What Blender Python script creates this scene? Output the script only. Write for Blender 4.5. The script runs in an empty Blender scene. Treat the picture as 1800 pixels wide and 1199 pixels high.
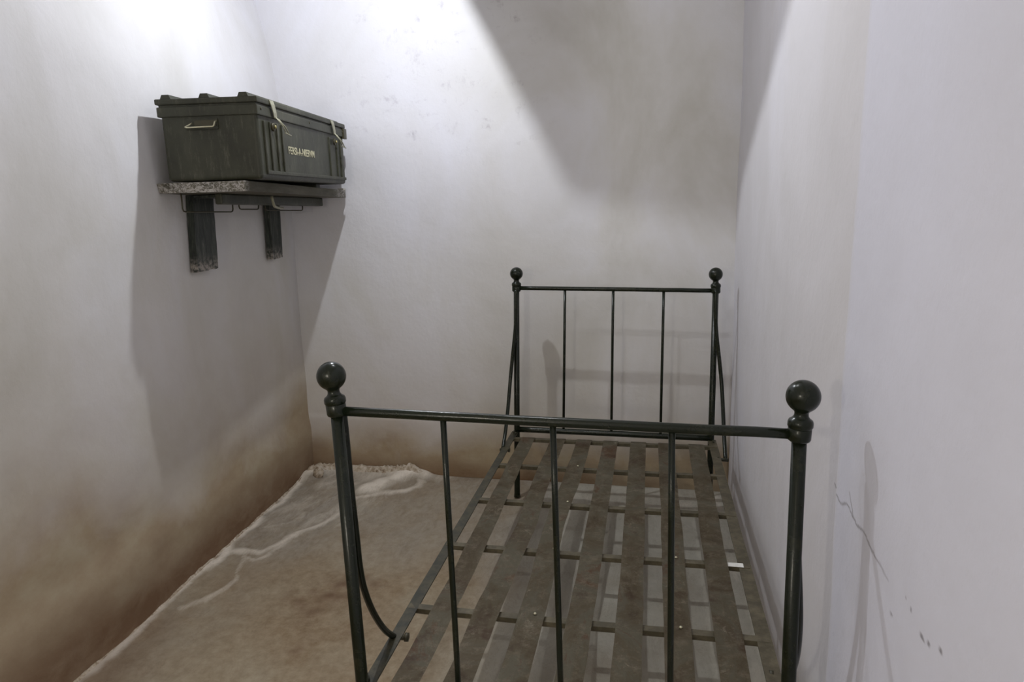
import bpy, bmesh, math, random
from mathutils import Vector, Matrix, noise
C = bpy.context.scene.collection
random.seed(4)
S = bpy.context.scene
S.view_settings.view_transform = 'Standard'; S.view_settings.look = 'None'
S.view_settings.gamma = 1; S.view_settings.use_curve_mapping = False
S.view_settings.exposure = 0.0

# ---------------------------------------------------------------- helpers
def srgb(r, g, b):
    f = lambda c: (c/255)/12.92 if c/255 <= .04045 else ((c/255+.055)/1.055)**2.4
    return (f(r), f(g), f(b), 1)
def link(name, bm, mat, parent=None, smooth=False):
    me = bpy.data.meshes.new(name); bm.normal_update(); bm.to_mesh(me); bm.free()
    if smooth:
        for p in me.polygons: p.use_smooth = True
    if mat: me.materials.append(mat)
    o = bpy.data.objects.new(name, me); C.objects.link(o)
    if parent: o.parent = parent
    return o
def empty(name, label, cat, loc=(0, 0, 0), rot=(0, 0, 0), group=None):
    o = bpy.data.objects.new(name, None); C.objects.link(o)
    o.location = loc; o.rotation_euler = rot; o.empty_display_size = .1
    o['label'] = label; o['category'] = cat
    if group: o['group'] = group
    return o
def tag(o, label, cat, group=None):
    o['label'] = label; o['category'] = cat
    if group: o['group'] = group
    return o
def bevel(bm, w, seg=2, edges=None):
    bmesh.ops.bevel(bm, geom=edges or bm.edges[:], offset=w, segments=seg, affect='EDGES', profile=.6)
def box(bm, c, s, M=None, bev=0):
    t = bmesh.new(); bmesh.ops.create_cube(t, size=1)
    for v in t.verts: v.co = Vector((v.co.x*s[0], v.co.y*s[1], v.co.z*s[2]))
    if bev: bevel(t, bev)
    T = Matrix.Translation(Vector(c))
    for v in t.verts: v.co = (M @ (T @ v.co)) if M else T @ v.co
    me = bpy.data.meshes.new('t'); t.to_mesh(me); t.free(); bm.from_mesh(me); bpy.data.meshes.remove(me)
    return bm
def B(): return bmesh.new()
def tube(bm, pts, r, n=12, cap=True):
    pts = [Vector(p) for p in pts]; m = len(pts)
    rs = r if isinstance(r, (list, tuple)) else [r]*m
    tang = []
    for i in range(m):
        a = pts[max(0, i-1)]; b = pts[min(m-1, i+1)]; tang.append((b-a).normalized())
    up = Vector((0, 0, 1)) if abs(tang[0].z) < .9 else Vector((0, 1, 0))
    nrm = (up - tang[0]*up.dot(tang[0])).normalized(); rings = []
    for i in range(m):
        if i:
            q = tang[i-1].rotation_difference(tang[i]); nrm = q @ nrm
            nrm = (nrm - tang[i]*nrm.dot(tang[i])).normalized()
        bi = tang[i].cross(nrm)
        rings.append([bm.verts.new(pts[i] + rs[i]*(math.cos(2*math.pi*k/n)*nrm + math.sin(2*math.pi*k/n)*bi)) for k in range(n)])
    for i in range(m-1):
        for k in range(n):
            f = bm.faces.new((rings[i][k], rings[i][(k+1) % n], rings[i+1][(k+1) % n], rings[i+1][k])); f.smooth = True
    if cap:
        bm.faces.new(rings[0][::-1]); bm.faces.new(rings[-1])
    return bm
def lathe(bm, prof, base, axis=(0, 0, 1), n=32):
    ax = Vector(axis).normalized(); q = Vector((0, 0, 1)).rotation_difference(ax); base = Vector(base); rings = []
    for (r, z) in prof:
        if r < 1e-5: rings.append([bm.verts.new(base + q @ Vector((0, 0, z)))])
        else: rings.append([bm.verts.new(base + q @ Vector((r*math.cos(2*math.pi*k/n), r*math.sin(2*math.pi*k/n), z))) for k in range(n)])
    for a, b in zip(rings, rings[1:]):
        for k in range(n):
            k2 = (k+1) % n
            if len(a) == 1 and len(b) > 1: bm.faces.new((a[0], b[k2], b[k])).smooth = True
            elif len(b) == 1 and len(a) > 1: bm.faces.new((a[k], a[k2], b[0])).smooth = True
            elif len(a) > 1: bm.faces.new((a[k], a[k2], b[k2], b[k])).smooth = True
    bmesh.ops.recalc_face_normals(bm, faces=bm.faces[:])
    return bm
def smoothpts(pts, n=6):
    P = [Vector(p) for p in pts]; P = [2*P[0]-P[1]] + P + [2*P[-1]-P[-2]]; out = []
    for i in range(1, len(P)-2):
        for k in range(n):
            t = k/n; a, b, c, d = P[i-1:i+3]
            out.append(.5*((2*b)+(c-a)*t+(2*a-5*b+4*c-d)*t*t+(3*b-a-3*c+d)*t**3))
    out.append(P[-2]); return out
def sm(a, b, x):
    t = min(1, max(0, (x-a)/(b-a))); return t*t*(3-2*t)
def N(x, y, z, s=1): return noise.noise(Vector((x*s, y*s, z*s)))
def fbm(x, y, z, s=1, o=4):
    return sum(N(x, y, z, s*2**i)/2**i for i in range(o))
def dpoly(x, y, pts):
    best = 9
    for (ax, ay), (bx, by) in zip(pts, pts[1:]):
        dx, dy = bx-ax, by-ay; t = min(1, max(0, ((x-ax)*dx+(y-ay)*dy)/(dx*dx+dy*dy+1e-12)))
        best = min(best, math.hypot(x-ax-dx*t, y-ay-dy*t))
    return best

# ---------------------------------------------------------------- materials
class NT:
    def __init__(s, name, rough=.5, metal=0, spec=.5):
        s.m = bpy.data.materials.new(name); s.m.use_nodes = True; s.t = s.m.node_tree
        s.b = s.t.nodes['Principled BSDF']; s.b.inputs['Roughness'].default_value = rough
        s.b.inputs['Metallic'].default_value = metal; s.b.inputs['Specular IOR Level'].default_value = spec
        s.co = s.n('ShaderNodeTexCoord').outputs['Object']
    def n(s, t, **k):
        o = s.t.nodes.new(t)
        for a, v in k.items(): setattr(o, a, v)
        return o
    def l(s, a, b): s.t.links.new(a, b)
    def noise(s, scale, detail=6, rough=.6, stretch=None, dist=0):
        n = s.n('ShaderNodeTexNoise'); n.inputs['Scale'].default_value = scale; n.inputs['Detail'].default_value = detail
        n.inputs['Roughness'].default_value = rough; n.inputs['Distortion'].default_value = dist
        if stretch:
            mp = s.n('ShaderNodeMapping'); mp.inputs['Scale'].default_value = stretch; s.l(s.co, mp.inputs['Vector']); s.l(mp.outputs[0], n.inputs['Vector'])
        else: s.l(s.co, n.inputs['Vector'])
        return n.outputs['Fac']
    def ramp(s, f, stops):
        r = s.n('ShaderNodeValToRGB'); e = r.color_ramp.elements
        while len(e) < len(stops): e.new(.5)
        for i, (p, c) in enumerate(stops):
            e[i].position = p; e[i].color = c if not isinstance(c, (int, float)) else (c, c, c, 1)
        s.l(f, r.inputs['Fac']); return r.outputs['Color']
    def mix(s, f, a, b, mode='MIX'):
        m = s.n('ShaderNodeMix', data_type='RGBA', blend_type=mode)
        for v, i in ((f, 0), (a, 6), (b, 7)):
            if hasattr(v, 'links'): s.l(v, m.inputs[i])
            else: m.inputs[i].default_value = v
        return m.outputs[2]
    def math(s, op, a, b=0):
        m = s.n('ShaderNodeMath', operation=op, use_clamp=False)
        for v, i in ((a, 0), (b, 1)):
            if hasattr(v, 'links'): s.l(v, m.inputs[i])
            else: m.inputs[i].default_value = v
        return m.outputs[0]
    def attr(s, name): return s.n('ShaderNodeAttribute', attribute_name=name).outputs['Fac']
    def col(s, c):
        if hasattr(c, 'links'): s.l(c, s.b.inputs['Base Color'])
        else: s.b.inputs['Base Color'].default_value = c
    def bump(s, f, d=.002, st=1):
        b = s.n('ShaderNodeBump'); b.inputs['Distance'].default_value = d; b.inputs['Strength'].default_value = st
        s.l(f, b.inputs['Height']); s.l(b.outputs[0], s.b.inputs['Normal'])
    def rough(s, f): s.l(f, s.b.inputs['Roughness'])

def plaster():
    m = NT('whitewashed_plaster', .82, 0, .25)
    big = m.noise(1.7, 5, .55); c = m.ramp(big, [(.3, srgb(205, 204, 200)), (.5, srgb(219, 218, 219)), (.72, srgb(227, 227, 233))])
    cl = m.ramp(m.noise(1.3, 5, .58, (1, 1, .7), .6), [(.34, srgb(193, 189, 179)), (.48, srgb(213, 210, 206)), (.62, srgb(226, 225, 230))])
    c = m.mix(.6, c, cl)
    # brushed grey marks
    br = m.ramp(m.noise(9, 8, .72, (1, 1, 1.6), .4), [(.54, 0), (.70, 1)])
    fine = m.ramp(m.noise(38, 5, .75, (1, 1, .4)), [(.45, 0), (.6, 1)])
    mk = m.math('MULTIPLY', m.math('MULTIPLY', br, fine), m.attr('marks'))
    c = m.mix(m.math('MULTIPLY', mk, .62), c, srgb(158, 150, 152))
    # rising damp
    dn = m.noise(2.3, 7, .62, None, .4)
    d = m.math('MULTIPLY', m.attr('damp'), m.math('ADD', .35, m.math('MULTIPLY', dn, 1.25)))
    dc = m.ramp(m.noise(4.5, 6, .65, (1, 1, 1.5)), [(.3, srgb(176, 162, 134)), (.5, srgb(165, 146, 116)), (.7, srgb(152, 130, 100))])
    c = m.mix(m.ramp(d, [(0, 0), (1.0, .92)]), c, dc)
    r = m.math('MULTIPLY', m.attr('rust'), m.math('ADD', -.12, m.math('MULTIPLY', m.noise(3.6, 7, .66, (1, 1, 1.7), .3), 1.9)))
    c = m.mix(m.ramp(r, [(.05, 0), (.95, .9)]), c, srgb(116, 86, 60))
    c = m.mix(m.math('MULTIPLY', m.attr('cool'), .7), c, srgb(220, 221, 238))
    c = m.mix(m.math('MULTIPLY', m.attr('pink'), .3), c, srgb(212, 205, 200))
    c = m.mix(m.attr('crack'), c, srgb(92, 84, 88))
    m.col(c)
    h = m.math('ADD', m.math('MULTIPLY', m.noise(7, 8, .6), 1), m.math('MULTIPLY', m.noise(60, 5, .6, (1, 1, .5)), .16))
    m.bump(h, .008, .55)
    return m.m
def floor_mat():
    m = NT('old_screed_floor', .7, 0, .35)
    a = m.noise(2.2, 8, .62, None, .5)
    c = m.ramp(a, [(.28, srgb(118, 96, 70)), (.42, srgb(142, 122, 94)), (.56, srgb(156, 142, 118)), (.74, srgb(168, 160, 142))])
    g = m.ramp(m.noise(26, 6, .7, (1, 1, 1)), [(.35, srgb(122, 104, 82)), (.65, srgb(184, 170, 148))])
    c = m.mix(.36, c, g)
    gm = m.math('MULTIPLY', m.attr('grey'), m.ramp(m.noise(5, 8, .7, (1, .6, 1), .8), [(.3, .35), (.65, 1.0)]))
    gc = m.ramp(m.noise(16, 9, .78, (1.4, .6, 1), 1.0), [(.3, srgb(128, 118, 104)), (.5, srgb(156, 149, 138)), (.72, srgb(178, 170, 158))])
    c = m.mix(gm, c, gc); c = m.mix(m.math('MULTIPLY', m.attr('pale'), .75), c, m.ramp(m.noise(6, 9, .75), [(.3, srgb(176, 172, 158)), (.7, srgb(206, 204, 192))]))
    s = m.noise(11, 10, .8, (1.5, .5, 1), 1.0)
    sa = m.math('ADD', m.attr('salt'), m.math('MULTIPLY', m.math('SUBTRACT', s, .5), 1.0))
    c = m.mix(m.ramp(sa, [(.30, 0), (.55, .35), (1.0, 1)]), c, srgb(230, 221, 208))
    lin = m.ramp(m.noise(7, 9, .75, (1, .45, 1), 1.6), [(.485, 0), (.5, .5), (.515, 0)])
    c = m.mix(m.math('MULTIPLY', lin, .5), c, srgb(112, 92, 72))
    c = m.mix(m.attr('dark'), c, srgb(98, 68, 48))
    m.col(c)
    m.rough(m.ramp(m.noise(12, 4), [(.3, .55), (.7, .8)]))
    m.bump(m.math('ADD', m.noise(6, 10, .72, (1, .6, 1), .6), m.math('MULTIPLY', m.noise(40, 6, .7), .12)), .010, .35)
    return m.m
def painted_metal(name, base, worn, rough=.38, metal=.0, amt=.62, sc=18, spec=.5):
    m = NT(name, rough, metal, .5)
    c = m.mix(m.ramp(m.noise(sc, 8, .7), [(amt-.12, 0), (amt+.12, 1)]), base, worn)
    m.b.inputs['Specular IOR Level'].default_value = spec
    m.col(c); m.bump(m.noise(60, 5, .6), .0012, .4)
    return m.m
M_iron = painted_metal('dark_green_enamel', srgb(22, 28, 17), srgb(44, 45, 30), .24, .0, .64, 18, .34)
M_brown = painted_metal('brown_stained_iron', srgb(74, 68, 51), srgb(108, 100, 80), .5, .1, .55)
M_ironw = painted_metal('worn_green_iron', srgb(44, 45, 34), srgb(84, 78, 58), .42, .1, .55)
def slat_mat():
    m = NT('rusty_strap_steel', .5, .25, .5)
    c = m.ramp(m.noise(4.5, 8, .72, (1.6, 1, 1), .7), [(.3, srgb(84, 68, 48)), (.45, srgb(114, 102, 80)), (.56, srgb(122, 117, 99)), (.65, srgb(116, 88, 66)), (.8, srgb(98, 88, 68))])
    c = m.mix(m.ramp(m.noise(30, 8, .8), [(.5, 0), (.68, .7)]), c, srgb(158, 148, 128))
    c = m.mix(m.ramp(m.noise(8, 10, .88, (1.4, 1, 1), .8), [(.58, 0), (.66, .85)]), c, srgb(190, 180, 160))
    c = m.mix(m.ramp(m.noise(7, 8, .72), [(.55, 0), (.68, .75)]), c, srgb(84, 56, 40))
    m.col(c); m.rough(m.ramp(m.noise(8, 4), [(.3, .38), (.7, .62)])); m.bump(m.noise(22, 7, .7), .003, .5)
    return m.m
M_slat = slat_mat()
def trunk_mat():
    m = NT('olive_drab_paint', .5, .0, .4)
    c = m.ramp(m.noise(5, 8, .65, (1, 1, .5)), [(.3, srgb(38, 39, 28)), (.5, srgb(55, 56, 43)), (.75, srgb(80, 80, 66))])
    c = m.mix(m.ramp(m.noise(60, 6, .8, (1, 1, .22)), [(.54, 0), (.74, .34)]), c, srgb(126, 125, 108))
    m.col(c); m.bump(m.noise(50, 5, .6), .0015, .4); return m.m
M_trunk = trunk_mat()
def shelf_mat():
    m = NT('weathered_painted_board', .75, 0, .3)
    c = m.ramp(m.noise(6, 6, .6, (3, 1, 6)), [(.3, srgb(70, 68, 58)), (.7, srgb(104, 100, 86))])
    c = m.mix(m.math('MULTIPLY', m.attr('chip'), m.ramp(m.noise(85, 9, .8, (.9, .4, 1.1), .9), [(.45, 0), (.56, .95)])), c, srgb(184, 180, 176))
    m.col(c); m.bump(m.noise(40, 6, .7, (1, .3, 2)), .003, .6); return m.m
M_shelf = shelf_mat()
def bracket_mat():
    m = NT('flaking_dark_paint', .5, 0, .4)
    c = m.ramp(m.noise(26, 8, .7, (2.5, 2.5, .35), .8), [(.36, srgb(20, 24, 22)), (.5, srgb(44, 50, 44)), (.62, srgb(70, 74, 66)), (.78, srgb(128, 128, 122))])
    c = m.mix(m.math('MULTIPLY', m.attr('chip'), m.ramp(m.noise(60, 6, .7), [(.42, 0), (.6, 1)])), c, srgb(168, 160, 152))
    m.col(c); m.bump(m.noise(40, 6, .7, (2, 2, .3)), .003, .6); return m.m
M_brack = bracket_mat()
def simple(name, c, rough=.5, metal=0):
    m = NT(name, rough, metal); m.col(m.mix(m.ramp(m.noise(30, 5), [(.3, 0), (.7, 1)]), c, tuple(min(1, x*1.35) for x in c[:3])+(1,))); return m.m
M_bright = simple('bright_worn_steel', srgb(190, 186, 160), .35, .5)
M_strap = simple('worn_latch_steel', srgb(150, 148, 128), .4, .3)
M_brass = simple('brass', srgb(170, 160, 110), .3, .7)
M_wire = simple('dark_wire', srgb(58, 54, 36), .45, .1)
M_letter = simple('cream_stencil_paint', srgb(186, 181, 152), .6)
M_block = simple('pale_chipped_block', srgb(176, 172, 164), .7)
M_white = simple('white_enamel', srgb(215, 215, 210), .4)
M_plaster = plaster(); M_floor = floor_mat()
def crust_mat():
    m = NT('salt_crust', .9, 0, .2)
    m.col(m.ramp(m.noise(40, 7, .75), [(.35, srgb(120, 98, 78)), (.5, srgb(186, 172, 152)), (.7, srgb(226, 218, 208))])); m.bump(m.noise(90, 6, .7), .004, .8); return m.m
M_crust = crust_mat()

# ---------------------------------------------------------------- room shell
YB = 2.085; XR = .9973; ZC = 2.78; YN = -2.35
def xl(y): return -1.062 - .079*y
def frange(a, b, s):
    n = max(1, round((b-a)/s)); return [a+(b-a)*i/n for i in range(n)]
def grid(name, us, vs, f, attrs, mat):
    me = bpy.data.meshes.new(name); nu, nv = len(us), len(vs)
    verts = [f(u, v) for v in vs for u in us]
    faces = [(j*nu+i, j*nu+i+1, (j+1)*nu+i+1, (j+1)*nu+i) for j in range(nv-1) for i in range(nu-1)]
    me.from_pydata(verts, [], faces); me.validate()
    for nm, g in attrs.items():
        a = me.attributes.new(nm, 'FLOAT', 'POINT'); a.data.foreach_set('value', [float(g(u, v)) for v in vs for u in us])
    for p in me.polygons: p.use_smooth = True
    me.materials.append(mat)
    o = bpy.data.objects.new(name, me); C.objects.link(o); o['kind'] = 'structure'; return o

def flare(z):      # the left wall leans away towards the vault
    t = max(0, z-1.42)
    return .012*sm(0, .5, t) + .10*max(0, t-.45)**1.5*2.2
def xleft(y, z):
    ledge = .016*(1-sm(.22, .36, z+.02*N(y, 0, 3, 2)))
    return xl(y) - flare(z) + ledge + .012*fbm(y, z, 1.3, 1.4, 3)
wl = grid('wall_left', frange(YN, -.6, .1)+frange(-.6, YB+.05, .02)+[YB+.05], frange(0, 1.2, .02)+frange(1.2, ZC, .03)+[ZC],
    lambda y, z: (xleft(y, z), y, z),
    {'damp': lambda y, z: 1.0*(1-sm(.0, .62+.25*N(y, 0, 0, 1.7)+.25*sm(1.2, -.4, y), z)) + .42*(1-sm(.35, 1.35, z)),
     'rust': lambda y, z: (1-sm(.02, .24+.10*N(y, 9, 0, 2.5)+.1*sm(.9, 0, y), z))*(1.0-.5*sm(.24, 0.0, z)*0) ,
     'marks': lambda y, z: .1, 'cool': lambda y, z: .3*sm(1.2, 1.9, z),  # cool: bluish lamp light painted on the upper wall
     'pink': lambda y, z: .1,
     'crack': lambda y, z: 0}, M_plaster)
def yback(x, z):
    ledge = .004*(1-sm(.295, .33, z+.008*N(x, 0, 3, 3)))
    return YB - ledge + .010*fbm(x, z, 5.1, 1.2, 3)
scr = [(-.79, 2.38, -.66, 2.36), (-.66, 2.2, -.62, 2.36), (-.72, 2.02, -.64, 2.01), (-.16, 2.16, -.19, 2.06), (-.22, 2.07, -.19, 2.0)]
def crackback(x, z):
    c = 0
    if -1.1 < x < .02:
        zz = .318 + .01*N(x, 0, 0, 4) - .006*(x+.5)
        c = .55*(1-sm(.001, .0045, abs(z-zz)))*sm(-.2, .2, N(x, 4, 0, 5)+.1)
    return c
wb = grid('wall_back', frange(-1.40, 1.06, .015)+[1.06], frange(0, .29, .02)+frange(.29, .35, .003)+frange(.35, 2.4, .025)+frange(2.4, ZC, .1)+[ZC],
    lambda x, z: (x, yback(x, z), z),
    {'damp': lambda x, z: 1.05*(1-sm(.0, .42+.12*N(x, 3, 0, 2), z)) + .22*(1-sm(.3, 1.1, z)),
     'rust': lambda x, z: .95*(1-sm(.0, .13+.06*N(x, 5, 0, 3)+.12*sm(-.9, -1.25, x), z))*sm(1.0, .2, x),
     'marks': lambda x, z: 1.3*sm(-1.1, -.8, x)*sm(.25, -.15, x)*sm(1.55, 1.85, z),
     'cool': lambda x, z: .5*sm(.1, -.5, x)*sm(.8, 1.6, z), 'pink': lambda x, z: 0,  # cool: bluish lamp light painted into the upper left
     'crack': crackback}, M_plaster)
ck = [[(.164, .814), (.087, .805), (.04, .822), (-.001, .817), (-.026, .812), (-.07, .819), (-.103, .816), (-.119, .81), (-.206, .806)],
      [(.03, .85), (.01, .832), (-.001, .817)]]
flk = [(-.226, .763, .010, .003), (-.3, .813, .004, .004), (-.345, .798, .011, .005), (-.364, .803, .008, .004), (-.399, .815, .007, .006), (-.28, .82, .004, .003)]
def crackright(y, z):
    if not (-.5 < y < .25 and .7 < z < .95): return 0
    yy, zz = y+.004*N(y, z, 0, 40), z+.004*N(y, z, 7, 40)
    c = .6*(1-sm(.0008, .0035, dpoly(yy, zz, ck[0])))*(1-.5*sm(-.12, -.2, y)); c = max(c, .6*(1-sm(.0006, .003, dpoly(yy, zz, ck[1]))))
    for (a, b, w, h) in flk: c = max(c, .7*(1-sm(.35, .95, math.hypot((yy-a)/w, (zz-b)/h))))
    return c
def xright(y, z):
    e = .13 + .012*N(0, z, 2, 5) + .005*N(0, z, 2, 21)
    near = sm(e+.012, e-.008, y)
    return XR + .004 - near*.006 + .006*fbm(y, z, 8.8, 1.3, 3)
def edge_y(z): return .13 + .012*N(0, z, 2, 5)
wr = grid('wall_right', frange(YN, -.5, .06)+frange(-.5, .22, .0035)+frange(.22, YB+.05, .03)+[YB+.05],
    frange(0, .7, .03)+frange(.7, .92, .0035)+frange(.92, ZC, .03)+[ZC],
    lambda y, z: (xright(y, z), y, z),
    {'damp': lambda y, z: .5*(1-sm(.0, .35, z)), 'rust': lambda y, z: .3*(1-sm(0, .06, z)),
     'marks': lambda y, z: .25, 'cool': lambda y, z: .6+.4*sm(edge_y(z)+.02, edge_y(z)-.03, y),  # cool: brighter lit side of the edge painted into the plaster colour
     'pink': lambda y, z: .7*sm(edge_y(z)-.03, edge_y(z)+.02, y),  # pinkish tone of the shaded side past the edge, painted in
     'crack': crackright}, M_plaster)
zero = {k: (lambda u, v: 0) for k in ('damp', 'rust', 'marks', 'cool', 'crack', 'pink')}
grid('ceiling', frange(-1.75, 1.1, .2)+[1.1], frange(YN-.05, YB+.1, .2)+[YB+.1], lambda x, y: (x, y, ZC-.01), zero, M_plaster)
grid('wall_near', frange(-1.6, 1.1, .2)+[1.1], frange(0, ZC, .2)+[ZC], lambda x, z: (x, YN+.02, z), zero, M_plaster)

# floor with salt efflorescence
LA = [(-1.08, -.3), (-1.1, .29), (-1.1, .48), (-1.13, .69), (-1.13, .89), (-1.13, 1.12), (-1.14, 1.28), (-1.16, 1.55), (-1.19, 1.95)]
LA = [(xl(y)+.022+.006*math.sin(9*y), y) for y in [-.5+.05*i for i in range(52)]]
LB = [(-1.12, 1.12), (-1.05, 1.13), (-.97, 1.15), (-.95, 1.2), (-.93, 1.3), (-.84, 1.41), (-.81, 1.54), (-.81, 1.71), (-.71, 1.8), (-.6, 1.84), (-.55, 1.9), (-.55, 1.98)]
LC = [(-1.01, 1.09), (-.94, .9), (-.96, .78), (-1.02, .71)]
LD = [(-1.03, 1.1), (-.95, 1.08), (-.92, 1.15), (-.91, 1.29)]
LR = [(-1.18, 1.97), (-1.15, 2.05), (-1.04, 2.08), (-.8, 2.08), (-.55, 2.07)]
LE = [(-1.12, 1.55), (-1.0, 1.6), (-.92, 1.74), (-.86, 1.9)]
LF = [(-1.1, 1.35), (-1.0, 1.42), (-.97, 1.5)]
PT = [(-.78, 1.84), (-.71, 1.95), (-.63, 2.05)]
def salt(x, y):
    xx, yy = x+.03*N(x, y, 0, 7)+.012*N(x, y, 4, 22), y+.03*N(x, y, 9, 7)+.012*N(x, y, 5, 22)
    s = 0
    for L, w, a in ((LA, .022, 1.0), (LB, .03, .75), (LC, .022, .55), (LD, .016, .6), (LR, .05, 1), (LE, .02, .45), (LF, .018, .45), (PT, .075, 1.05)):
        s = max(s, a*math.exp(-(dpoly(xx, yy, L)/w)**2))
    field = sm(-.5, -.75, x)*sm(1.1, 1.5, y + .6*(-.9-x)*0)
    s = max(s, field*(.36+.3*fbm(x*2, y, 2, 6, 3)))
    s = max(s, .75*sm(1.8, 2.05, y)*sm(-.2, -.6, x)*(.8+.6*N(x, y, 8, 9))); s = max(s, .5*math.exp(-((y-1.9)/.09)**2)*sm(-.1, .2, x)*(.6+.8*N(x, y, 1, 5)))
    s = max(s, .6*math.exp(-((x-XR+.05)/.03)**2)*(.7+N(x, y, 1, 4)))
    return max(0, s)
def floor_z(x, y):
    s = salt(x, y)
    z = .006*fbm(x, y, 0, 2.5, 3) + .010*min(1, s)*sm(-.3, -.6, x)
    z += .03*math.exp(-(dpoly(x, y, LR)/.05)**2)*sm(-.45, -.7, x) + .018*math.exp(-(dpoly(x, y, PT)/.08)**2)*(1+.6*fbm(x, y, 4, 14, 3))
    if x > -.3: z = min(z, .004)
    return z
SP = [(-.55, .8, .055), (-.36, .66, .02), (-.5, .91, .09), (-.62, .86, .06), (-.42, 1.0, .05), (-.5, .55, .03)]
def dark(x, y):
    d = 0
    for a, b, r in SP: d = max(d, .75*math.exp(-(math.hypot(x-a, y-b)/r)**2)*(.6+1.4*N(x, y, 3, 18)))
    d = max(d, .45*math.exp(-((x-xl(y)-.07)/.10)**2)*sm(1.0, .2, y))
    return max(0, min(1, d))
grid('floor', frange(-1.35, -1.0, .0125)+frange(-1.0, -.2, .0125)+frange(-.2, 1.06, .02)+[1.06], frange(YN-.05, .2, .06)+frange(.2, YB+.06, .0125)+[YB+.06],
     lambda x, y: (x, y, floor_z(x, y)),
     {'salt': salt, 'pale': lambda x, y: sm(-.05, .25, x)*(.75+.5*fbm(x, y, 1, 3, 3)), 'dark': dark, 'grey': lambda x, y: .75*sm(.9, 1.5, y+.25*fbm(x, y, 3, 2, 3))+.35*sm(-.6, -.95, x)+.8*sm(-.1, .25, x)}, M_floor)  # pale, and grey near the bed: ceiling light painted into the floor

# ---------------------------------------------------------------- bed
FLt = Vector((-.0092, -.0022, .9818)); FRt = Vector((.8927, -.0002, .9684))
FLk = Vector((-.0163, -.0006, 1.055)); FRk = Vector((.8959, .0006, 1.0396))
RLt = Vector((.0038, 1.8693, 1.0346)); RRt = Vector((.8985, 1.8673, 1.0221))
RLk = Vector((.005, 1.8696, 1.1017)); RRk = Vector((.8967, 1.8682, 1.0938))
FLb = Vector((.0046, .001, .3301)); FRb = Vector((.8988, .0011, .332))
RLb = Vector((-.0085, 1.8657, .3315)); RRb = Vector((.8974, 1.8646, .3223))
ZF = .3355
bed = empty('iron_bedstead', 'dark green iron bed frame with ball finials and bare flat metal straps', 'bed', (.45, .93, 0))
BO = Vector((.45, .93, 0))
def bedpart(name, bm, mat, parent=None, smooth=False):
    for v in bm.verts: v.co -= BO
    return link(name, bm, mat, parent or bed, smooth)
def ext(a, b, z):                       # the point at height z on the line from a down to b
    t = (z-a.z)/(b.z-a.z); p = a+(b-a)*t; return p
R_ = .03
ballprof = [(0.0, R_)] + [(R_*math.sin(math.pi*i/22), R_*math.cos(math.pi*i/22)) for i in range(1, 19)]
ballprof += [(.0125, -.0285), (.0122, -.032), (.0128, -.036), (.0155, -.040), (.0205, -.0435), (.0222, -.048), (.0222, -.055), (.0205, -.0585)]
collarprof = [(.0195, .0), (.0205, -.0012), (.0205, -.020), (.0190, -.0235), (.0140, -.027)]
for nm, k, t, b in (('footboard', FLk, FLt, FLb), ('footboard', FRk, FRt, FRb), ('headboard', RLk, RLt, RLb), ('headboard', RRk, RRt, RRb)):
    foot = ext(t, b, .0)
    ax = (t-foot).normalized()
    foot.z = .004
    bm = B(); tube(bm, [foot, foot+ax*.02, b, t+ax*.008], [.0165, .0140, .0140, .0132], 20)
    post = bedpart('post', bm, M_iron)
    bm = B(); lathe(bm, ballprof, k, (k-t).normalized(), 40); bedpart('ball_finial', bm, M_iron, post)
    bm = B(); lathe(bm, [(0, .0)]+collarprof+[(0, -.027)], k-(k-t).normalized()*.0585, (k-t).normalized(), 32); bedpart('collar', bm, M_iron, post)
# top rails with a slight wobble of old bar stock
def rail(a, b, r, name, mat=M_iron, sag=.0):
    n = 12; pts = []
    for i in range(n+1):
        t = i/n; p = a.lerp(b, t); p.z += .0016*N(t*6, a.y, 1)+sag*math.sin(math.pi*t); p.y += .0016*N(t*5, a.y, 5); pts.append(p)
    bm = B(); tube(bm, pts, r, 16); return bedpart(name, bm, mat)
rail(FLt, FRt, .0098, 'footboard_rail'); rail(RLt, RRt, .0096, 'headboard_rail')
fl0, fr0 = ext(FLt, FLb, .312), ext(FRt, FRb, .312)
rl0, rr0 = ext(RLt, RLb, .350), ext(RRt, RRb, .344)
rail(fl0, fr0, .0125, 'footboard_lower_rail'); rail(rl0, rr0, .0140, 'headboard_lower_rail')
for i in (1, 2, 3):
    for (a, b, a0, b0, r) in ((FLt, FRt, fl0, fr0, .0064), (RLt, RRt, rl0, rr0, .0062)):
        p, q = a.lerp(b, i/4+(.004 if i == 1 else 0)), a0.lerp(b0, i/4)
        bm = B(); tube(bm, [p, p.lerp(q, .33)+Vector((.001*N(i, 1, a.y), 0, 0)), p.lerp(q, .66)+Vector((.0012*N(i, 8, a.y), .001, 0)), q], r, 12)
        bedpart('upright_bar', bm, M_iron)
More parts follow.
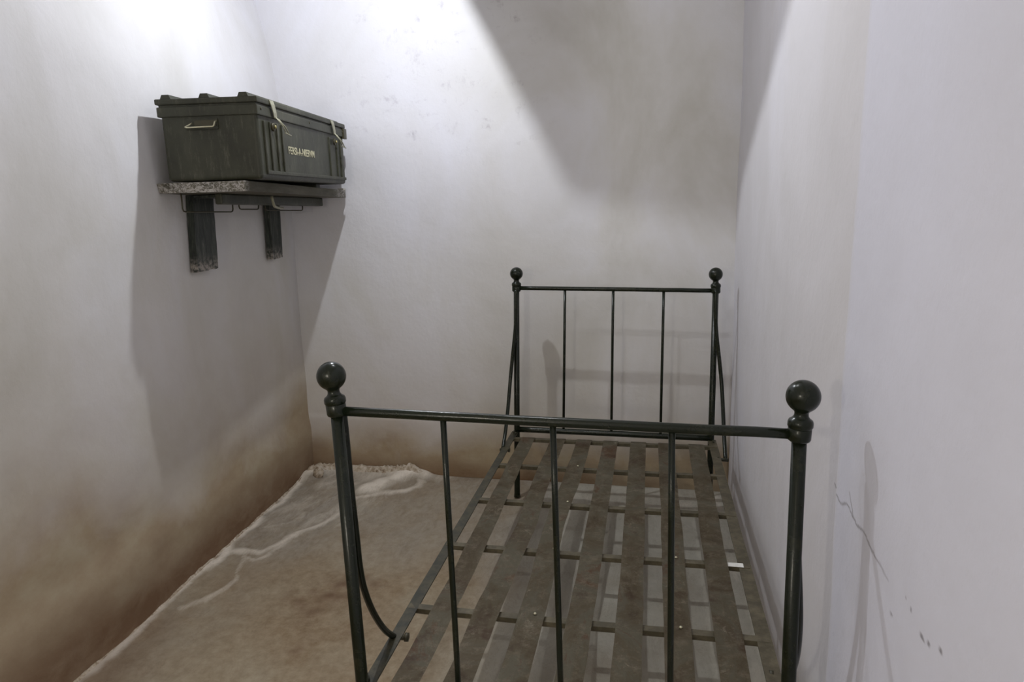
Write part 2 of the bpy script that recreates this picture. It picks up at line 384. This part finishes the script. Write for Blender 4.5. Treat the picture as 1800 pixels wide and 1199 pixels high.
# curved braces from post to side rail
brc = [(.012, .972), (.017, .90), (.020, .80), (.029, .68), (.038, .607), (.056, .541), (.093, .462), (.150, .380), (.212, .318)]
for (t, b, sy, sx, x1, xo) in ((FLt, FLb, 1, -1, .0, .0), (FRt, FRb, 1, 1, .935, .0), (RLt, RLb, -1, -1, -.030, .010), (RRt, RRb, -1, 1, .940, .010)):
    x0 = t.x; base = 0 if sy == 1 else 1.868; k = 1.0 if sy == 1 else 1.1; dz = 0 if sy == 1 else .05
    pts = []
    for (y, z) in brc:
        z = z + dz*sm(.3, .95, z); f = sm(.95, .32, z)
        pts.append((x0+(x1-x0)*f + (.0075*sm(.5,.75,z) if sx*sy < 0 and sy > 0 else 0) + sx*xo*math.sin(math.pi*f), base+sy*y*k, z+.006))
    bm = B(); tube(bm, smoothpts(pts, 5), .0078 if sy > 0 else .0085, 12)
    br = bedpart('curved_brace', bm, M_iron)
    e = Vector(pts[-1]); bm = B()
    tube(bm, [e+Vector((.012*sx, 0, .001)), e+Vector((-.034*sx, sy*.002, .003))], .0075, 12)
    lathe(bm, [(0, .008), (.012, .006), (.012, -.002), (0, -.003)], e+Vector((-.028*sx, sy*.002, .003)), (-sx, 0, 0), 6)
    bedpart('bolt', bm, M_ironw, br)
# angle iron side rails
def angle(a, b, sx, name, mat, w):
    d = (b-a); n = 14; bm = B(); h, th = .034, .0045
    prof = [(0, 0), (w, 0), (w, -th), (th, -th), (th, -h), (0, -h)]; rings = []
    for i in range(n+1):
        p = a.lerp(b, i/n) + Vector((.0015*N(i*.5, a.x, 2), 0, .0018*N(i*.5, a.x, 9)))
        rings.append([bm.verts.new(p+Vector((-sx*(u), 0, v))) for u, v in prof])
    for r1, r2 in zip(rings, rings[1:]):
        for k in range(6): bm.faces.new((r1[k], r1[(k+1) % 6], r2[(k+1) % 6], r2[k]))
    bm.faces.new(rings[0]); bm.faces.new(rings[-1][::-1]); bmesh.ops.recalc_face_normals(bm, faces=bm.faces[:])
    return bedpart(name, bm, mat)
railL = angle(Vector((-.006, -.002, ZF)), Vector((-.033, 1.868, ZF+.002)), -1, 'side_rail', M_ironw, .030)
railR = angle(Vector((.926, -.002, ZF)), Vector((.919, 1.868, ZF)), 1, 'side_rail', M_brown, .036)
# hooks where the rails meet the posts
for (p, sx, sy) in ((FLb, -1, 1), (FRb, 1, 1), (RLb, -1, -1), (RRb, 1, -1)):
    bm = B(); box(bm, p+Vector((sx*.008, sy*.018, -.004)), (.008, .045, .045), None, .0015)
    lathe(bm, [(0, .010), (.009, .008), (.009, 0), (0, -.001)], p+Vector((sx*.004, sy*.03, .004)), (0, 0, 1), 6)
    bedpart('corner_hook', bm, M_ironw)
# cross bars
def xL(y): return -.006 - .027*y/1.868
def xR(y): return .926 - .007*y/1.868
cys = [-.004, .341, .703, 1.062, 1.424, 1.775]
for i, y in enumerate(cys):
    bm = B(); n = 16; w = .024
    prof = [(-w/2, 0), (w/2, 0), (w/2, -.004), (-w/2+.004, -.004), (-w/2+.004, -.014), (-w/2, -.014)]
    rings = []
    for k in range(n+1):
        t = k/n; x = xL(y)+.004+(xR(y)-xL(y)-.008)*t
        z = ZF+.0012 - .002*math.sin(math.pi*t) + .0012*N(t*7, y, 1)
        yy = y + .004*N(t*3, y, 6) - .004*t
        rings.append([bm.verts.new((x, yy+u, z+v)) for u, v in prof])
    for r1, r2 in zip(rings, rings[1:]):
        for k in range(6): bm.faces.new((r1[k], r1[(k+1) % 6], r2[(k+1) % 6], r2[k]))
    bm.faces.new(rings[0]); bm.faces.new(rings[-1][::-1]); bmesh.ops.recalc_face_normals(bm, faces=bm.faces[:])
    bedpart('cross_bar', bm, M_brown)
# pale chipped patch on the third cross bar, at the wall side
bm = B(); box(bm, (.872, 1.058-.355-.004, ZF+.0022), (.058, .023, .001)); bedpart('bare_metal_patch', bm, M_white)['label'] = 'white chipped end of a cross bar'
# lengthwise straps
sl = [(.062, .126, -.5), (.177, .244, -.2), (.296, .364, .2), (.423, .489, 0), (.547, .615, 0), (.667, .734, 0), (.788, .855, .3)]
rearc = [.066, .205, .326, .448, .572, .695, .823]
for i, (a, b, _) in enumerate(sl):
    bm = B(); n = 90; cf = (a+b)/2; w0 = (b-a); rows = []
    for k in range(n+1):
        t = k/n; y = -.008+1.798*t
        c = cf + (rearc[i]-cf)*sm(.3, 1.72, y) + .004*N(y*1.5, i, 2)
        if i == 1: c += .010*math.exp(-((y-.85)/.25)**2)
        if i == 2: c += -.016*math.exp(-((y-.9)/.3)**2)
        if i == 6: c += .006*math.exp(-((y-1.1)/.3)**2)
        w = w0*(1+.05*N(y*4, i, 7))
        # straps sag slightly between the cross bars
        near = min(abs(y-q) for q in cys)
        z = ZF+.0074 - .0042*sm(.025, .17, near)*(.7+.8*N(y, i, 4)) + .0010*N(y*6, i, 3)
        if t > .985: z -= .006*(t-.985)/.015
        tw = .003*N(y*2.2, i, 11)
        rows.append([bm.verts.new((c+u*w + .0012*N(y*12, i, u*9), y, z+u*2*tw*sm(.02, .1, near)-.0015*abs(u)*2*sm(.02, .1, near))) for u in (-.5, -.25, 0, .25, .5)])
    for r1, r2 in zip(rows, rows[1:]):
        for k in range(4): bm.faces.new((r1[k], r1[k+1], r2[k+1], r2[k]))
    bmesh.ops.solidify(bm, geom=bm.faces[:], thickness=.0018); bmesh.ops.recalc_face_normals(bm, faces=bm.faces[:])
    s = bedpart('strap', bm, M_slat)
    for y in cys[1:5]:
        if (i*7+int(y*100)) % 3: continue
        c = cf + (rearc[i]-cf)*sm(.3, 1.72, y)
        bm = B(); lathe(bm, [(0, .0035), (.003, .003), (.005, 0), (0, -.001)], (c+.008, y, ZF+.0095), (0, 0, 1), 10); bedpart('rivet', bm, M_bright, s)

# ---------------------------------------------------------------- shelf on the left wall
shelf_z = 1.476; SH = .036
na = Vector((-1.136, .975, 0)); nb = Vector((-.783, .975, 0)); fb = Vector((-.905, 2.055, 0)); fa = Vector((xl(2.055)+.004, 2.055, 0))
shelf = empty('wall_shelf', 'chipped wooden shelf fixed to the left wall under the green trunk', 'shelf', ((na+nb+fa+fb)/4).to_tuple()[:2]+(shelf_z,))
SO = Vector(shelf.location)
bm = B(); n = 60; cols = []
attr = []
m_ = 12
def P2(u, v): return na.lerp(nb, u).lerp(fa.lerp(fb, u), v)
lo = []; hi = []
us = [i/m_ for i in range(m_+1)]; vs = [i/n for i in range(n+1)]
for v in vs:
    rl, rh = [], []
    for u in us:
        p = P2(u, v); j = .004*N(p.x*8, p.y*8, 1)*(1 if v in (0, 1) or u == 1 else 0)
        rl.append(bm.verts.new((p.x+(j if u == 1 else 0), p.y+(j if v == 0 else 0)+(.008 if v == 0 and u < .08 else 0), shelf_z+.0015*N(p.x*9, p.y*9, 3))))
        rh.append(bm.verts.new((p.x+(j if u == 1 else 0), p.y+(j*1.4 if v == 0 else 0)-(.004 if v == 0 and u < .1 else 0), shelf_z+SH+.0008*N(p.x*9, p.y*9, 6))))
    lo.append(rl); hi.append(rh)
for j in range(n):
    for i in range(m_):
        bm.faces.new((hi[j][i], hi[j][i+1], hi[j+1][i+1], hi[j+1][i])); bm.faces.new((lo[j][i], lo[j+1][i], lo[j+1][i+1], lo[j][i+1]))
for j in range(n):
    bm.faces.new((lo[j][m_], lo[j+1][m_], hi[j+1][m_], hi[j][m_])); bm.faces.new((lo[j][0], hi[j][0], hi[j+1][0], lo[j+1][0]))
for i in range(m_):
    bm.faces.new((lo[0][i], lo[0][i+1], hi[0][i+1], hi[0][i])); bm.faces.new((lo[n][i], hi[n][i], hi[n][i+1], lo[n][i+1]))
bmesh.ops.recalc_face_normals(bm, faces=bm.faces[:])
bm.verts.ensure_lookup_table(); chip = []
for v in bm.verts:
    p = v.co.copy(); e = 1-sm(.0, .03, p.y-.975); e = max(e, sm(1.85, 2.02, p.y)*.9, .15*N(p.x*10, p.y*10, 0))
    chip.append(max(0, e)); v.co -= SO
board = link('board', bm, M_shelf, shelf)
at = board.data.attributes.new('chip', 'FLOAT', 'POINT'); at.data.foreach_set('value', chip)
def spart(name, bm, mat, parent=None, smooth=False):
    for v in bm.verts: v.co -= SO
    return link(name, bm, mat, parent or shelf, smooth)
sd = (fb-nb).normalized(); ang = math.atan2(-sd.x, sd.y)
# batten under the board
bm = B(); L0, L1 = 1.10, 1.985
p0 = Vector((-1.000+.02, L0, 0)); p1 = Vector((-1.012, L1, 0)); dd = (p1-p0); ln = dd.length
Mx = Matrix.Translation(((p0.x+p1.x)/2, (p0.y+p1.y)/2, 1.4555)) @ Matrix.Rotation(math.atan2(-dd.x, dd.y), 4, 'Z')
box(bm, (0, 0, 0), (.030, ln, .0405), Mx, .006); spart('batten', bm, M_trunk)
# bracket planks on the wall with steel arms under the board
for (y0, y1, zb, sl_, side) in ((1.125, 1.272, 1.180, -.012, 0), (1.765, 1.872, 1.187, -.006, 1)):
    bm = B(); nz = 24; ny = 8; fr, bk = [], []
    for k in range(nz+1):
        t = k/nz; z = shelf_z-.002 + (zb-shelf_z)*t
        r1, r2 = [], []
        for q in range(ny+1):
            y = y0+(y1-y0)*q/ny - sl_*(1-t)*1.5 + .002*N(z*20, q, 1)*(1 if q in (0, ny) else 0)
            zz = z + (.006*N(q*.9, y0, 3)+.006*(q/ny) if k == nz else 0)
            r1.append(bm.verts.new((xl(y)+.034+.002*N(y*20, z*6, 2), y, zz))); r2.append(bm.verts.new((xl(y)+.003, y, zz)))
        fr.append(r1); bk.append(r2)
    for k in range(nz):
        for q in range(ny):
            bm.faces.new((fr[k][q], fr[k][q+1], fr[k+1][q+1], fr[k+1][q])); bm.faces.new((bk[k][q], bk[k+1][q], bk[k+1][q+1], bk[k][q+1]))
        bm.faces.new((fr[k][0], fr[k+1][0], bk[k+1][0], bk[k][0])); bm.faces.new((fr[k][ny], bk[k][ny], bk[k+1][ny], fr[k+1][ny]))
    for q in range(ny):
        bm.faces.new((fr[nz][q], fr[nz][q+1], bk[nz][q+1], bk[nz][q])); bm.faces.new((fr[0][q], bk[0][q], bk[0][q+1], fr[0][q+1]))
    bmesh.ops.recalc_face_normals(bm, faces=bm.faces[:])
    ch = [1-sm(zb+.0, zb+.07, v.co.z) for v in bm.verts]
    pk = spart('bracket_plank', bm, M_brack)
    a = pk.data.attributes.new('chip', 'FLOAT', 'POINT'); a.data.foreach_set('value', ch)
    ym = (y0+y1)/2+.01; bm = B()
    xa, xb = xl(ym)+.034, -1.005-.0*side
    box(bm, ((xa+xb)/2, ym, shelf_z-.008), (xb-xa, (y1-y0)*.85, .010), None, .002); spart('bracket_arm', bm, M_brack, pk)
    if side:
        bm = B(); tube(bm, [(-.955, 1.435, shelf_z-.004), (-.953, 1.44, shelf_z-.030), (-.957, 1.455, shelf_z-.046), (-.965, 1.50, shelf_z-.052), (-1.0, 1.60, shelf_z-.052)], [.007, .006, .006, .006, .005], 8)
        spart('bent_steel_lug', bm, M_strap, pk)
# wire loops hanging behind the batten
for (ya, yb2, zb) in ((.995, 1.325, 1.4095), (1.372, 1.53, 1.420), (1.585, 1.95, 1.416)):
    x = -1.065
    f = lambda y: x - .035*(y-1.2)
    pts = [(f(ya), ya, shelf_z+.001), (f(ya), ya, zb+.012), (f(ya), ya+.004, zb+.003), (f(ya), ya+.015, zb), (f(yb2), yb2-.015, zb), (f(yb2), yb2-.004, zb+.003), (f(yb2), yb2, zb+.012), (f(yb2), yb2, shelf_z+.001)]
    bm = B(); tube(bm, pts, .0028, 8); spart('wire_loop', bm, M_wire)
# pale block at the far end
bm = B(); box(bm, (-.915, 2.035, shelf_z+SH+.004), (.030, .030, .010), Matrix(), .001); spart('end_chip', bm, M_block)

# ---------------------------------------------------------------- trunk
TW, TL, TH = .362, .965, .288
th = math.radians(7.0)
trunk = empty('metal_trunk', 'olive green metal trunk with hinged lid, resting on the wall shelf', 'trunk', (-.727, 1.0, shelf_z+SH+.0015), (math.radians(1.25), 0, th))
# local frame: x from 0 (room side) to -TW (wall side), y from 0 (near) to TL, z up
def tp(name, bm, mat, parent=None, smooth=False): return link(name, bm, mat, parent or trunk, smooth)
bm = B(); t = bmesh.new(); bmesh.ops.create_cube(t, size=1)
for v in t.verts:
    v.co = Vector((-TW/2+v.co.x*(TW-.012), TL/2+v.co.y*(TL-.012), .115+v.co.z*.225))
ed = [e for e in t.edges if abs(e.verts[0].co.z-e.verts[1].co.z) < 1e-4 and e.verts[0].co.z < .05]
ve = [e for e in t.edges if abs(e.verts[0].co.z-e.verts[1].co.z) > 1e-3]
bmesh.ops.bevel(t, geom=ve+ed, offset=.014, segments=4, affect='EDGES', profile=.5)
me = bpy.data.meshes.new('t'); t.to_mesh(me); t.free(); bm.from_mesh(me)
# pressed ribs on the long face and a skid under the far end
for y, w in ((.055, .012), (.105, .010), (.165, .012), (.21, .008), (.745, .006), (.845, .010), (.90, .012)):
    box(bm, (-.0045, y, .118), (.010, w, .178), None, .003)
box(bm, (-.0045, .50, .028), (.010, .90, .014), None, .003)
body = tp('body', bm, M_trunk)
bm = B(); box(bm, (-TW/2-.02, .83, -.0070), (TW*.55, .05, .022), None, .003); tp('skid', bm, M_trunk)
bm = B(); box(bm, (-TW/2, TL/2, .2395), (TW+.003, TL+.003, .034), None, .004)
box(bm, (-TW/2, TL/2, .259), (TW-.010, TL-.010, .008)); lidb = tp('rim_band', bm, M_trunk)
for y in (.03, .5, .93):
    bm = B(); lathe(bm, [(0, .003), (.0035, .0024), (.005, 0), (0, -.001)], (.0015, y, .244), (1, 0, 0), 10); tp('rivet', bm, M_wire, lidb)
bm = B(); box(bm, (-TW/2, TL/2, .2735), (TW+.009, TL+.009, .020), None, .005)
# slightly domed lid top
g = []
for j in range(13):
    row = []
    for i in range(9):
        u, v = i/8, j/12; row.append(bm.verts.new((.0-TW*u, TL*v, .2830+.010*min(1, 4*u*(1-u)*1.5)*min(1, 4*v*(1-v)*3))))
    g.append(row)
for j in range(12):
    for i in range(8): bm.faces.new((g[j][i], g[j+1][i], g[j+1][i+1], g[j][i+1])).smooth = True
lid = tp('lid', bm, M_trunk)
for x in (-.045, -.185, -.325):
    bm = B(); w = .030
    prof = [(-w*.65, 0), (-w*.42, .014), (w*.42, .014), (w*.65, 0)]; rings = []
    for y in (-.002, .02, TL-.02, TL+.002): rings.append([bm.verts.new((x+u, y, .2832+v)) for u, v in prof])
    for r1, r2 in zip(rings, rings[1:]):
        for k in range(3): bm.faces.new((r1[k], r1[k+1], r2[k+1], r2[k]))
    bm.faces.new(rings[0]); bm.faces.new(rings[-1][::-1]); bmesh.ops.recalc_face_normals(bm, faces=bm.faces[:]); tp('lid_batten', bm, M_trunk, lid)
# end handle: recess plate and bail
bm = B(); box(bm, (-.205, .0035, .196), (.118, .006, .036), None, .002); hp = tp('handle_plate', bm, M_trunk)
bm = B(); box(bm, (-.190, -.0002, .198), (.080, .003, .020), None, .001); tp('handle_recess', bm, M_wire, hp)
bm = B(); pts = [(-.150, .002, .206), (-.150, -.012, .200), (-.151, -.020, .186), (-.155, -.021, .184), (-.250, -.021, .183), (-.256, -.020, .184), (-.242, -.010, .194), (-.240, .002, .200)]
tube(bm, pts, .0026, 8); tp('handle', bm, M_bright, hp)['label'] = 'bright worn steel handle'
# latches on the long face
for (y, k) in ((.115, 0), (.775, 1)):
    bm = B(); t = [(.0055, y-.016), (.0055, y+.018)]
    rows = []
    for (x, z, w, dy) in ((.006, .282, .017, 0), (.0095, .268, .017, .004), (.0105, .240, .014, .016), (.0085, .222, .012, .024)):
        rows.append([(x, y+dy-w, z), (x, y+dy+w, z), (x-.003, y+dy+w, z), (x-.003, y+dy-w, z)])
    rr = [[bm.verts.new(p) for p in r] for r in rows]
    for r1, r2 in zip(rr, rr[1:]):
        for q in range(4): bm.faces.new((r1[q], r1[(q+1) % 4], r2[(q+1) % 4], r2[q]))
    bm.faces.new(rr[0]); bm.faces.new(rr[-1][::-1]); bmesh.ops.recalc_face_normals(bm, faces=bm.faces[:])
    la = tp('latch', bm, M_strap)
    bm = B(); e0, e1 = Vector((.010, y+.014, .226)), Vector((.011, y+.034, .222)); f0, f1 = Vector((.032, y+.050, .172)), Vector((.034, y+.075, .168))
    tube(bm, [e0, e0.lerp(f0, .55)+Vector((.004, 0, .003)), f0], .0022, 8); tube(bm, [e1, e1.lerp(f1, .55)+Vector((.004, 0, .003)), f1], .0022, 8); tube(bm, [f0-Vector((.001, .006, 0)), f1+Vector((.001, .012, -.003))], .0026, 8)
    tp('latch_wire', bm, M_strap, la)
    bm = B(); lathe(bm, [(0, .004), (.012, .004), (.015, .002), (.015, -.004), (0, -.004)], (.005, y+.004+.02*k, .190), (1, 0, 0), 20); pl_ = tp('catch', bm, M_wire)
    bm = B(); lathe(bm, [(0, .006), (.005, .005), (.0065, .001), (0, 0)], (.010, y+.004+.02*k, .190), (1, 0, 0), 16); tp('catch_stud', bm, M_brass, pl_)
bm = B(); box(bm, (.002, TL-.012, .238), (.014, .040, .048), None, .003); tp('corner_fitting', bm, M_wire)
# stencilled lettering
def lettering(txt, parent, org, size, sx, name):
    cu = bpy.data.curves.new('t', 'FONT'); cu.body = txt; cu.size = size; cu.extrude = .0004; cu.offset = size*.012
    to = bpy.data.objects.new('t', cu); C.objects.link(to); bpy.context.view_layer.update()
    me = bpy.data.meshes.new_from_object(to.evaluated_get(bpy.context.evaluated_depsgraph_get())); bpy.data.objects.remove(to)
    for v in me.vertices:
        u, w, d = v.co; v.co = Vector((org[0]+d, org[1]+u*sx, org[2]+w))
    me.materials.clear(); me.materials.append(M_letter)
    o = bpy.data.objects.new(name, me); C.objects.link(o); o.parent = parent; return o
lettering('FERSI-A-NIERVM', body, (-.0044, .262, .105), .040, 1.0, 'stencil_lettering')['label'] = 'cream stencilled capital letters, faded to the left'

# ---------------------------------------------------------------- salt crust along the wall foot
def crust(pts, w, h, name, seed):
    bm = B(); rows = []; P = smoothpts([(a, b, 0) for a, b in pts], 10); n = len(P)
    for i, p in enumerate(P):
        a, b = P[max(0, i-1)], P[min(n-1, i+1)]; d = (b-a).normalized(); nn = Vector((-d.y, d.x, 0))
        tp_ = min(1, i/3, (n-1-i)/3); row = []
        for k in range(7):
            u = k/3-1; ww = w*(.6+.8*abs(N(i*.35, k, seed)))*tp_+.001
            q = p+nn*u*ww; z = floor_z(q.x, q.y)-.002+h*(1-u*u)*(.35+1.3*abs(N(i*.7, k*.8, seed+3)))*tp_
            row.append(bm.verts.new((q.x, q.y, z)))
        rows.append(row)
    for r1, r2 in zip(rows, rows[1:]):
        for k in range(6): bm.faces.new((r1[k], r1[k+1], r2[k+1], r2[k])).smooth = True
    bmesh.ops.recalc_face_normals(bm, faces=bm.faces[:])
    for f in bm.faces:
        if f.normal.z < 0: f.normal_flip()
    return link(name, bm, M_crust)
o = crust([(xl(y)+.014, y) for y in (.1, .4, .7, 1.0, 1.2, 1.45, 1.7, 1.93)], .011, .010, 'salt_crust', 1); o['kind'] = 'stuff'; tag(o, 'thin yellowish salt crust running along the foot of the left wall', 'salt crust')
o = crust([(-1.19, 1.96), (-1.14, 2.03), (-1.05, 2.055), (-.9, 2.055), (-.76, 2.05), (-.66, 2.045), (-.56, 2.05)], .026, .026, 'salt_crust', 5); o['kind'] = 'stuff'; tag(o, 'crumbly white salt crust along the foot of the back wall', 'salt crust')
# a small lump of fallen plaster in the corner
bm = B(); bmesh.ops.create_icosphere(bm, subdivisions=3, radius=1)
for v in bm.verts:
    f = 1+.28*N(v.co.x, v.co.y, v.co.z, 2.2); v.co = Vector((v.co.x*.028*f, v.co.y*.022*f, v.co.z*.034*f))
o = link('plaster_lump', bm, M_crust, None, True); o.location = (-1.120, 1.955, .030); tag(o, 'small white lump of fallen plaster in the corner of left and back walls', 'plaster lump')

# ---------------------------------------------------------------- lamps (above and behind the picture)
def lamp(name, loc, power, col, r, parent):
    d = bpy.data.lights.new(name, 'POINT'); d.energy = power; d.color = col; d.shadow_soft_size = r
    o = bpy.data.objects.new(name, d); C.objects.link(o); o.parent = parent; o.location = Vector(loc)-Vector(parent.location); return o
A = Vector((-.40, 1.2, 2.48))
cl = empty('ceiling_lamp', 'small bare spot lamp hung from the ceiling above the bed with an added baffle shaping its shadow', 'lamp', (A.x, A.y, ZC-.012))
def cpart(name, bm, mat):
    for v in bm.verts: v.co -= Vector(cl.location)
    return link(name, bm, mat, cl)
bm = B(); lathe(bm, [(0, 0), (.05, 0), (.05, -.02), (0, -.02)], (A.x, A.y, ZC-.012), (0, 0, 1), 24); cpart('ceiling_rose', bm, M_white)
bm = B(); tube(bm, [(A.x, A.y, ZC-.03), (A.x, A.y, A.z+.05)], .008, 12); cpart('stem', bm, M_white)
bm = B(); lathe(bm, [(0, .05), (.02, .05), (.026, .02), (.026, .012), (0, .012)], A, (0, 0, 1), 20); cpart('lamp_holder', bm, M_white)
def toward(P, s): return A+(Vector(P)-A)*s
pa = toward((-.25, YB, 2.37), .30); pb = toward((.24, YB, 1.45), .21)  # unseen baffle, added; edges set by the shadow wanted on the back wall
pc = toward((.62, YB, 1.36), .20); pd = toward((1.0, 1.9, 1.50), .20); pe = toward((1.0, .85, 2.0), .20)
up = Vector((0, 0, 1)); ring = [pa, pb, pc, pd, pe]
top = [Vector((p.x, p.y, ZC-.02)) for p in ring]
if True:
    bm = B(); lo_ = [bm.verts.new(p) for p in ring]; hi_ = [bm.verts.new(p) for p in top]
    for k in range(len(ring)-1): bm.faces.new((lo_[k], lo_[k+1], hi_[k+1], hi_[k]))
    bmesh.ops.solidify(bm, geom=bm.faces[:], thickness=.002); bmesh.ops.recalc_face_normals(bm, faces=bm.faces[:]); cpart('baffle', bm, M_iron)
lamp('ceiling_lamp_light', A, 40, (.925, .96, 1.0), .016, cl)
# second spot lamp, nearer the right wall, shaded on its left
A2 = Vector((.17, .52, 2.50))
cl2 = empty('ceiling_lamp', 'small spot lamp on the ceiling near the right wall with an added panel blocking its left side', 'lamp', (A2.x, A2.y, ZC-.012))
def toward2(P, s): return A2+(Vector(P)-A2)*s
def c2(name, bm, mat):
    for v in bm.verts: v.co -= Vector(cl2.location)
    return link(name, bm, mat, cl2)
bm = B(); lathe(bm, [(0, 0), (.05, 0), (.05, -.02), (0, -.02)], (A2.x, A2.y, ZC-.012), (0, 0, 1), 24); c2('ceiling_rose', bm, M_white)
bm = B(); tube(bm, [(A2.x, A2.y, ZC-.03), (A2.x, A2.y, A2.z+.05)], .008, 12); c2('stem', bm, M_white)
bm = B(); lathe(bm, [(0, .05), (.02, .05), (.026, .03), (.026, .024), (0, .024)], A2, (0, 0, 1), 20); c2('lamp_holder', bm, M_white)
ring = [toward2(p, k) for p, k in (((-.02, YB, 2.40), .12), ((.27, YB, 1.60), .11), ((.36, YB, .9), .09), ((.0, 1.3, 0), .07), ((-.5, .4, 0), .07), ((-1.1, -.6, .5), .09), ((-.6, -2.0, 1.4), .07))]  # unseen panel added to keep this lamp's light off the left side
bm = B(); lo_ = [bm.verts.new(p) for p in ring]; hi_ = [bm.verts.new((p.x, p.y, ZC-.02)) for p in ring]
for k in range(len(ring)-1): bm.faces.new((lo_[k], lo_[k+1], hi_[k+1], hi_[k]))
bmesh.ops.solidify(bm, geom=bm.faces[:], thickness=.002); bmesh.ops.recalc_face_normals(bm, faces=bm.faces[:]); c2('baffle', bm, M_iron)
lamp('ceiling_lamp_light', A2, 13, (.95, .965, 1.0), .02, cl2)
# work lamp behind the photographer's left
Lp = Vector((-.17, -1.75, 1.47))
wl_ = empty('work_lamp', 'work lamp on a stand behind the camera', 'lamp', (Lp.x, Lp.y, 0))
for nm, prof, mt in (('base', [(0, .02), (.13, .016), (.14, 0), (0, 0)], M_iron), ('stem', [(0, 1.36), (.009, 1.36), (.009, .02), (0, .02)], M_iron), ('lamp_holder', [(0, 1.42), (.02, 1.42), (.024, 1.36), (0, 1.36)], M_white)):
    bm = B(); lathe(bm, prof, (0, 0, 0), (0, 0, 1), 28); link(nm, bm, mt, wl_)
lamp('work_lamp_light', Lp, 22, (1.0, .935, .80), .03, wl_)
fl_ = empty('fill_lamp', 'added soft fill lamp, unseen behind the camera', 'lamp', (.1, -1.7, ZC-.012))  # unseen soft fill light, added to lift the room's brightness
bm = B(); lathe(bm, [(0, 0), (.12, 0), (.12, -.03), (0, -.03)], (0, 0, 0), (0, 0, 1), 28); link('base', bm, M_white, fl_)
lamp('fill_lamp_light', (.1, -1.7, ZC-.22), 2.5, (1.0, .92, .78), .12, fl_)

# ---------------------------------------------------------------- camera
yaw, pitch, roll = .20451, .18157, -.023393
f_ = Vector((-math.sin(yaw)*math.cos(pitch), math.cos(yaw)*math.cos(pitch), -math.sin(pitch)))
r_ = Vector((math.cos(yaw), math.sin(yaw), 0)); u_ = r_.cross(f_)
r2 = r_*math.cos(roll)+u_*math.sin(roll); u2 = -r_*math.sin(roll)+u_*math.cos(roll)
cam = bpy.data.cameras.new('camera'); co = bpy.data.objects.new('camera', cam); C.objects.link(co)
Mc = Matrix((r2, u2, -f_)).transposed().to_4x4(); Mc.translation = Vector((.6295, -1.2784, 1.3732)); co.matrix_world = Mc
cam.sensor_width = 36; cam.lens = 1212.72/1800*36; cam.clip_start = .02
S.camera = co
w = bpy.data.worlds.new('world'); S.world = w; w.use_nodes = True; w.node_tree.nodes['Background'].inputs[0].default_value = (0, 0, 0, 1)
